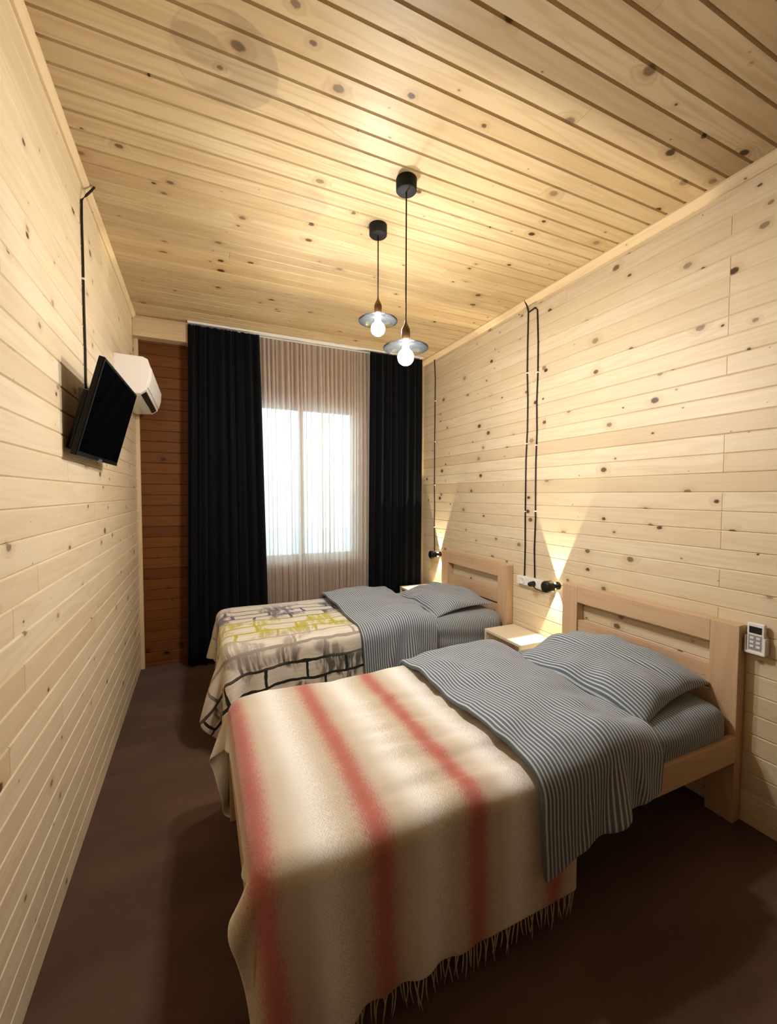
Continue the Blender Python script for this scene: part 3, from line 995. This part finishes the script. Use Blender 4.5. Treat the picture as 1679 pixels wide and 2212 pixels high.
# ----------------------------------------------------------------------------
# pendant lamps
# ----------------------------------------------------------------------------
def pendant(x, y, zs, label):
    """zs: height of the glass shade's neck."""
    root = empty('pendant_lamp', (x, y, H), label, 'pendant lamp', 'pendant lamps on the ceiling')
    o = (0, 0, -H)
    MB().lathe([(0.0005, H - 0.052), (0.041, H - 0.052), (0.0455, H - 0.047), (0.0455, H)], o, seg=36).build('ceiling_cup', M['black_matte'], root)
    MB().tube([(0, 0, zs + 0.085 - H), (0, 0, (zs - H) / 2 + 0.01), (0, 0, -0.05)], 0.0032, 8).build('cord', M['cable'], root)
    MB().lathe([(0.0035, zs + 0.092), (0.005, zs + 0.078), (0.014, zs + 0.060), (0.0185, zs + 0.050), (0.0195, zs + 0.044), (0.0195, zs + 0.002),
                (0.017, zs + 0.0), (0.0005, zs + 0.0)], o, seg=28).build('lamp_holder', M['bronze'], root)
    s = MB().lathe([(0.024, zs + 0.004), (0.026, zs - 0.004), (0.045, zs - 0.010), (0.075, zs - 0.018), (0.101, zs - 0.030),
                    (0.1015, zs - 0.033), (0.099, zs - 0.033), (0.074, zs - 0.0215), (0.044, zs - 0.0135), (0.022, zs - 0.007), (0.0205, zs + 0.004), (0.024, zs + 0.004)], o, seg=56)
    s.build('glass_shade', M['shade_glass'], root)
    prof = [(0.0005, zs - 0.108)]
    for k in range(1, 15):
        a = -PI / 2 + k / 14 * (PI * 0.84)
        prof.append((0.036 * math.cos(a), zs - 0.072 + 0.036 * math.sin(a)))
    prof += [(0.0135, zs - 0.026), (0.0130, zs - 0.001)]
    MB().lathe(prof, o, seg=32).build('bulb', M['bulb'], root)
    return root
pendant(0.845, 1.697, 2.106, 'nearer and lower hanging pendant lamp with a glass disc shade')
pendant(0.854, 2.038, 2.352, 'pendant lamp on the shorter cord, farther toward the window')

# ----------------------------------------------------------------------------
# wall lamps, sockets, cables on the right wall
# ----------------------------------------------------------------------------
def wall_lamp(y, z, label, power):
    root = empty('wall_lamp', (XR, y, z), label, 'wall lamp', 'black wall lamps')
    MB().lathe([(0.0005, -0.118), (0.030, -0.118), (0.037, -0.112), (0.039, -0.100), (0.039, -0.062), (0.034, -0.055), (0.0005, -0.055)], (0, 0, 0), 'X', 36).build('lamp_head', M['black_plastic'], root)
    MB().lathe([(0.0005, -0.056), (0.016, -0.056), (0.016, -0.010), (0.024, -0.008), (0.026, 0.0), (0.0005, 0.0)], (0, 0, 0), 'X', 28).build('wall_mount', M['black_plastic'], root)
    for s in (1, -1):
        MB().lathe([(0.0005, 0.0), (0.008, 0.0), (0.008, 0.004), (0.0005, 0.004)], (-0.030, 0, 0.016 * s if s > 0 else 0.016 * s - 0.004), 'Z', 16).build('light_slot', M['lamp_glow'], root)
        # fan-shaped beam: narrow along the wall, wide across it
        ld = bpy.data.lights.new('lamp_beam', 'SPOT')
        ld.energy = power; ld.color = (1.0, 0.88, 0.60); ld.spot_size = math.radians(150); ld.spot_blend = 0.3; ld.shadow_soft_size = 0.004
        ld.use_nodes = True
        lt = ld.node_tree; lt.nodes.clear()
        lo_ = lt.nodes.new('ShaderNodeOutputLight'); em = lt.nodes.new('ShaderNodeEmission')
        tc_ = lt.nodes.new('ShaderNodeTexCoord'); sx = lt.nodes.new('ShaderNodeSeparateXYZ')
        lt.links.new(tc_.outputs['Normal'], sx.inputs[0])
        def m_(op, a, b=None):
            nd = lt.nodes.new('ShaderNodeMath'); nd.operation = op
            for k, v in enumerate((a, b)):
                if v is None: continue
                if isinstance(v, (int, float)): nd.inputs[k].default_value = v
                else: lt.links.new(v, nd.inputs[k])
            return nd.outputs[0]
        ratio = m_('DIVIDE', m_('ABSOLUTE', sx.outputs[0]), m_('MAXIMUM', m_('ABSOLUTE', sx.outputs[2]), 0.001))
        mr = lt.nodes.new('ShaderNodeMapRange'); mr.interpolation_type = 'SMOOTHSTEP'
        lt.links.new(ratio, mr.inputs[0])
        mr.inputs[1].default_value = 0.42; mr.inputs[2].default_value = 0.50; mr.inputs[3].default_value = 1.0; mr.inputs[4].default_value = 0.0
        fo = lt.nodes.new('ShaderNodeLightFalloff'); lt.links.new(mr.outputs[0], fo.inputs['Strength'])
        lt.links.new(fo.outputs['Linear'], em.inputs['Strength'])
        lt.links.new(em.outputs[0], lo_.inputs[0])
        lo = bpy.data.objects.new('lamp_beam', ld); COL.objects.link(lo)
        lo.parent = root
        dvec = Vector((0.0, 0, s))
        ax = Vector((0, 1, 0)); az = -dvec; ay = az.cross(ax)
        mt = Matrix((ax, ay, az)).transposed().to_4x4(); mt.translation = Vector((-0.048, 0, 0.030 * s))
        lo.matrix_local = mt
    return root
wall_lamp(2.045, 0.826, 'black wall lamp beside the near headboard lighting the boards up and down', 58.0)
wall_lamp(3.53, 0.840, 'small black wall lamp in the window corner beside the far headboard', 58.0)

def socket_box(y0, y1, z0, z1, label):
    root = empty('wall_socket', (XR, (y0 + y1) / 2, (z0 + z1) / 2), label, 'socket', 'white surface sockets')
    hy, hz = (y1 - y0) / 2, (z1 - z0) / 2
    MB().box((-0.034, -hy, -hz), (0, hy, hz), 0.005).build('housing', M['white_plastic'], root)
    n = 2 if hy > 0.06 else 1
    for k in range(n):
        yc = (-hy / 2 if k == 0 else hy / 2) if n == 2 else 0
        MB().lathe([(0.0005, -0.0345), (0.017, -0.0345), (0.019, -0.038), (0.022, -0.038), (0.024, -0.034)], (0, yc, 0), 'X', 28).build('socket_face', M['white_plastic'], root)
    return root
socket_box(2.165, 2.40, 0.778, 0.838, 'white double wall socket between the beds')
socket_box(3.60, 3.665, 0.805, 0.865, 'single white wall socket beside the far wall lamp')

def cable(name, pts, r, label, group=None, clips=(), plug=None):
    o = empty(name, pts[-1], label, 'cable', group)
    inv = Vector(o.location)
    # smooth the path a little and let it waver like a hand-laid cable
    P_ = [Vector(p) for p in pts]
    dense = []
    for a, b in zip(P_[:-1], P_[1:]):
        n = max(2, int((b - a).length / 0.06))
        for k in range(n):
            dense.append(a.lerp(b, k / n))
    dense.append(P_[-1])
    MB().tube([p - inv for p in dense], r, 8).build('cord', M['cable'], o)
    for (cx_, cy_, cz_) in clips:
        c = Vector((cx_, cy_, cz_)) - inv
        MB().box((c.x - 0.006, c.y - 0.009, c.z - 0.004), (c.x + 0.006, c.y + 0.009, c.z + 0.004), 0.0015).build('clip', M['white_plastic'], o)
    if plug:
        c = Vector(plug) - inv
        MB().lathe([(0.0005, -0.045), (0.012, -0.045), (0.016, -0.036), (0.019, -0.006), (0.019, 0.0), (0.0005, 0.0)], c, 'X', 24).build('plug', M['black_plastic'], o)
    return o
xw = XR - 0.006
def wav(y, z0, z1, n, seed, a=0.006):
    rr = random.Random(seed)
    return [(xw, y + rr.uniform(-a, a), z0 + (z1 - z0) * k / n) for k in range(1, n)]
cable('power_cable', [(xw - 0.03, 2.362, 2.795), (xw - 0.012, 2.36, 2.765), (xw, 2.356, 2.72)] + wav(2.352, 2.72, 0.84, 9, 2) + [(xw, 2.352, 0.837)], 0.0052,
      'black cable running from ceiling to socket, left of the pair between the beds', 'black cables on the right wall', [(xw, 2.353, z) for z in (1.304, 1.79, 2.29)])
cable('power_cable', [(xw, 2.345, 2.715), (xw, 2.29, 2.722), (xw, 2.268, 2.70)] + wav(2.258, 2.68, 0.84, 9, 7) + [(xw, 2.25, 0.842)], 0.0052,
      'black cable running to the double socket, right of the pair between the beds', 'black cables on the right wall', [(xw, 2.256, z) for z in (1.31, 1.77, 2.27)], None)
MBplug = cable('lamp_cable', [(XR - 0.05, 2.225, 0.800), (XR - 0.04, 2.205, 0.775), (XR - 0.012, 2.165, 0.760), (XR - 0.006, 2.11, 0.775), (XR - 0.008, 2.062, 0.808)], 0.003,
      'short black lead looping from the double socket to the near wall lamp', None, (), (XR - 0.036, 2.225, 0.806))
cable('power_cable', [(xw, 3.665, 2.79)] + wav(3.64, 2.79, 0.87, 9, 5) + [(xw, 3.632, 0.865)], 0.0048,
      'black cable running down the wall in the window corner beside the curtain', 'black cables on the right wall', [(xw, 3.638, z) for z in (1.10, 1.52, 1.95, 2.35)])

# remote control in its holder
rc = empty('remote_control', (XR, 0.951, 0.82), 'white air conditioner remote in a wall holder right of the near headboard', 'remote control')
MB().box((-0.032, -0.030, -0.056), (-0.012, 0.030, 0.068), 0.004).build('body', M['white_plastic'], rc)
MB().box((-0.0335, -0.022, 0.026), (-0.0315, 0.022, 0.054), 0.0006).build('display', M['black_plastic'], rc)
kp = MB().box((-0.0328, -0.023, -0.046), (-0.0315, 0.023, 0.018), 0.0005).build('keypad', M['grey_plastic'], rc)
for r_ in range(3):
    for c_ in range(2):
        yy, zz = -0.011 + c_ * 0.022, 0.006 - r_ * 0.018
        MB().box((-0.0345, yy - 0.007, zz - 0.005), (-0.0326, yy + 0.007, zz + 0.005), 0.0008).build('button', M['white_plastic'], kp)
MB().box((-0.012, -0.031, -0.058), (0, 0.031, 0.02), 0.002).box((-0.036, -0.033, -0.062), (0, 0.033, -0.052), 0.002).box((-0.036, 0.031, -0.06), (-0.0, 0.036, 0.012), 0.0015).box((-0.036, -0.036, -0.06), (0, -0.031, 0.012), 0.0015).build('wall_holder', M['white_plastic'], rc)

# ----------------------------------------------------------------------------
# left wall: television, air conditioner, cable
# ----------------------------------------------------------------------------
tv = empty('television', (-0.352, 2.222, 1.751), 'black flat television tilted down on the left wall', 'television')
psi, tau = 0.038, 0.263
e1 = Vector((math.sin(psi), math.cos(psi), 0)); n0 = Vector((math.cos(psi), -math.sin(psi), 0))
up = Vector((0, 0, 1)) * math.cos(tau) + n0 * math.sin(tau)
nn = e1.cross(up).normalized()
R3 = Matrix((e1, up, nn)).transposed().to_4x4()      # local x along the screen, y up the screen, z out of it
tv.matrix_world = Matrix.Translation(tv.location) @ R3
Wd, Hd = 0.66, 0.383
tf = MB().box((-Wd / 2, -Hd / 2, -0.022), (Wd / 2, Hd / 2, 0.0), 0.004)
tf.build('frame', M['tv_black'], tv)
MB().box((-Wd / 2 + 0.012, -Hd / 2 + 0.018, -0.002), (Wd / 2 - 0.012, Hd / 2 - 0.012, 0.0012)).build('screen', M['screen'], tv)
MB().box((-0.30, -0.175, -0.050), (0.30, 0.06, -0.020), 0.012).build('rear_housing', M['tv_black'], tv)
MB().box((-0.025, -Hd / 2 - 0.004, -0.004), (0.025, -Hd / 2 + 0.010, 0.0025), 0.001).build('badge', M['silver'], tv)
wm = tv.matrix_world.inverted()
wb = MB().box((XL, 2.15, 1.67), (XL + 0.012, 2.33, 1.87), 0.002).box((XL + 0.01, 2.18, 1.70), (-0.385, 2.205, 1.78), 0.003).box((XL + 0.01, 2.275, 1.70), (-0.385, 2.30, 1.78), 0.003)
wb.v = [wm @ v for v in wb.v]
wb.build('wall_bracket', M['grey_plastic'], tv)

ac = empty('air_conditioner', (XL, 3.35, 2.15), 'white split air conditioner on the left wall in the far corner', 'air conditioner')
AY0, AY1 = 2.985 - 3.35, 3.74 - 3.35
prof = [(0.0, 0.116), (0.150, 0.112), (0.176, 0.100), (0.188, 0.045), (0.184, -0.015), (0.166, -0.085), (0.130, -0.112), (0.030, -0.118), (0.0, -0.108)]
MB().prism(prof, AY0 + 0.006, AY1 - 0.006, 1).build('casing', M['ac_white'], ac)
for ya, yb in ((AY0, AY0 + 0.007), (AY1 - 0.007, AY1)):
    MB().prism([(0.0, 0.113), (0.150, 0.109), (0.173, 0.097), (0.184, 0.045), (0.180, -0.015), (0.163, -0.082), (0.128, -0.108), (0.030, -0.114), (0.0, -0.105)], ya, yb, 1).build('end_cap', M['ac_white'], ac)
MB().prism([(0.1885, 0.060), (0.1955, 0.045), (0.1915, -0.015), (0.176, -0.070), (0.171, -0.068), (0.1845, -0.015), (0.1885, 0.045)], AY0 + 0.02, AY1 - 0.02, 1).build('front_panel', M['ac_white'], ac)
MB().prism([(0.162, -0.091), (0.134, -0.113), (0.131, -0.109), (0.158, -0.087)], AY0 + 0.05, AY1 - 0.05, 1).build('air_vent', M['black_plastic'], ac)
MB().prism([(0.128, -0.1135), (0.085, -0.122), (0.085, -0.117), (0.128, -0.109)], AY0 + 0.05, AY1 - 0.05, 1).build('louver', M['ac_white'], ac)

xl = XL + 0.006
cable('television_cable', [(XL + 0.045, 2.31, 2.795), (XL + 0.034, 2.30, 2.77), (xl, 2.262, 2.70), (xl, 2.255, 2.62), (xl, 2.258, 2.45), (xl, 2.252, 2.25), (xl, 2.256, 2.05), (xl, 2.25, 1.92), (xl, 2.25, 1.885)], 0.0048,
      'black cable running down the left wall from ceiling to television', None, [(xl, 2.256, 2.36)])

# ----------------------------------------------------------------------------
# daylight, camera
# ----------------------------------------------------------------------------
wd = bpy.data.worlds.new('daylight'); SC.world = wd
wd.use_nodes = True
nt = wd.node_tree; nt.nodes.clear()
wo = nt.nodes.new('ShaderNodeOutputWorld'); bg = nt.nodes.new('ShaderNodeBackground')
bg.inputs[0].default_value = (0.60, 0.83, 1.0, 1.0); bg.inputs[1].default_value = 7.5
nt.links.new(bg.outputs[0], wo.inputs[0])

cd = bpy.data.cameras.new('camera'); cam = bpy.data.objects.new('camera', cd); COL.objects.link(cam)
yaw, pitch, roll, fpx = 0.4226, 0.0417, 0.0027, 906.2
Fv = Vector((math.sin(yaw) * math.cos(pitch), math.cos(yaw) * math.cos(pitch), -math.sin(pitch)))
Rv = Vector((math.cos(yaw), -math.sin(yaw), 0)); Uv = Rv.cross(Fv)
R2 = Rv * math.cos(roll) + Uv * math.sin(roll); U2 = Uv * math.cos(roll) - Rv * math.sin(roll)
mw = Matrix((R2, U2, -Fv)).transposed().to_4x4(); mw.translation = Vector((0, 0, 1.424))
cam.matrix_world = mw
cd.sensor_fit = 'HORIZONTAL'; cd.sensor_width = 36.0; cd.lens = 36.0 * fpx / 1679.0
cd.clip_start = 0.02; cd.clip_end = 100
SC.camera = cam

SC.view_settings.view_transform = 'Standard'
SC.view_settings.look = 'None'
SC.view_settings.exposure = 0.0
SC.view_settings.gamma = 1.0
SC.view_settings.use_curve_mapping = False
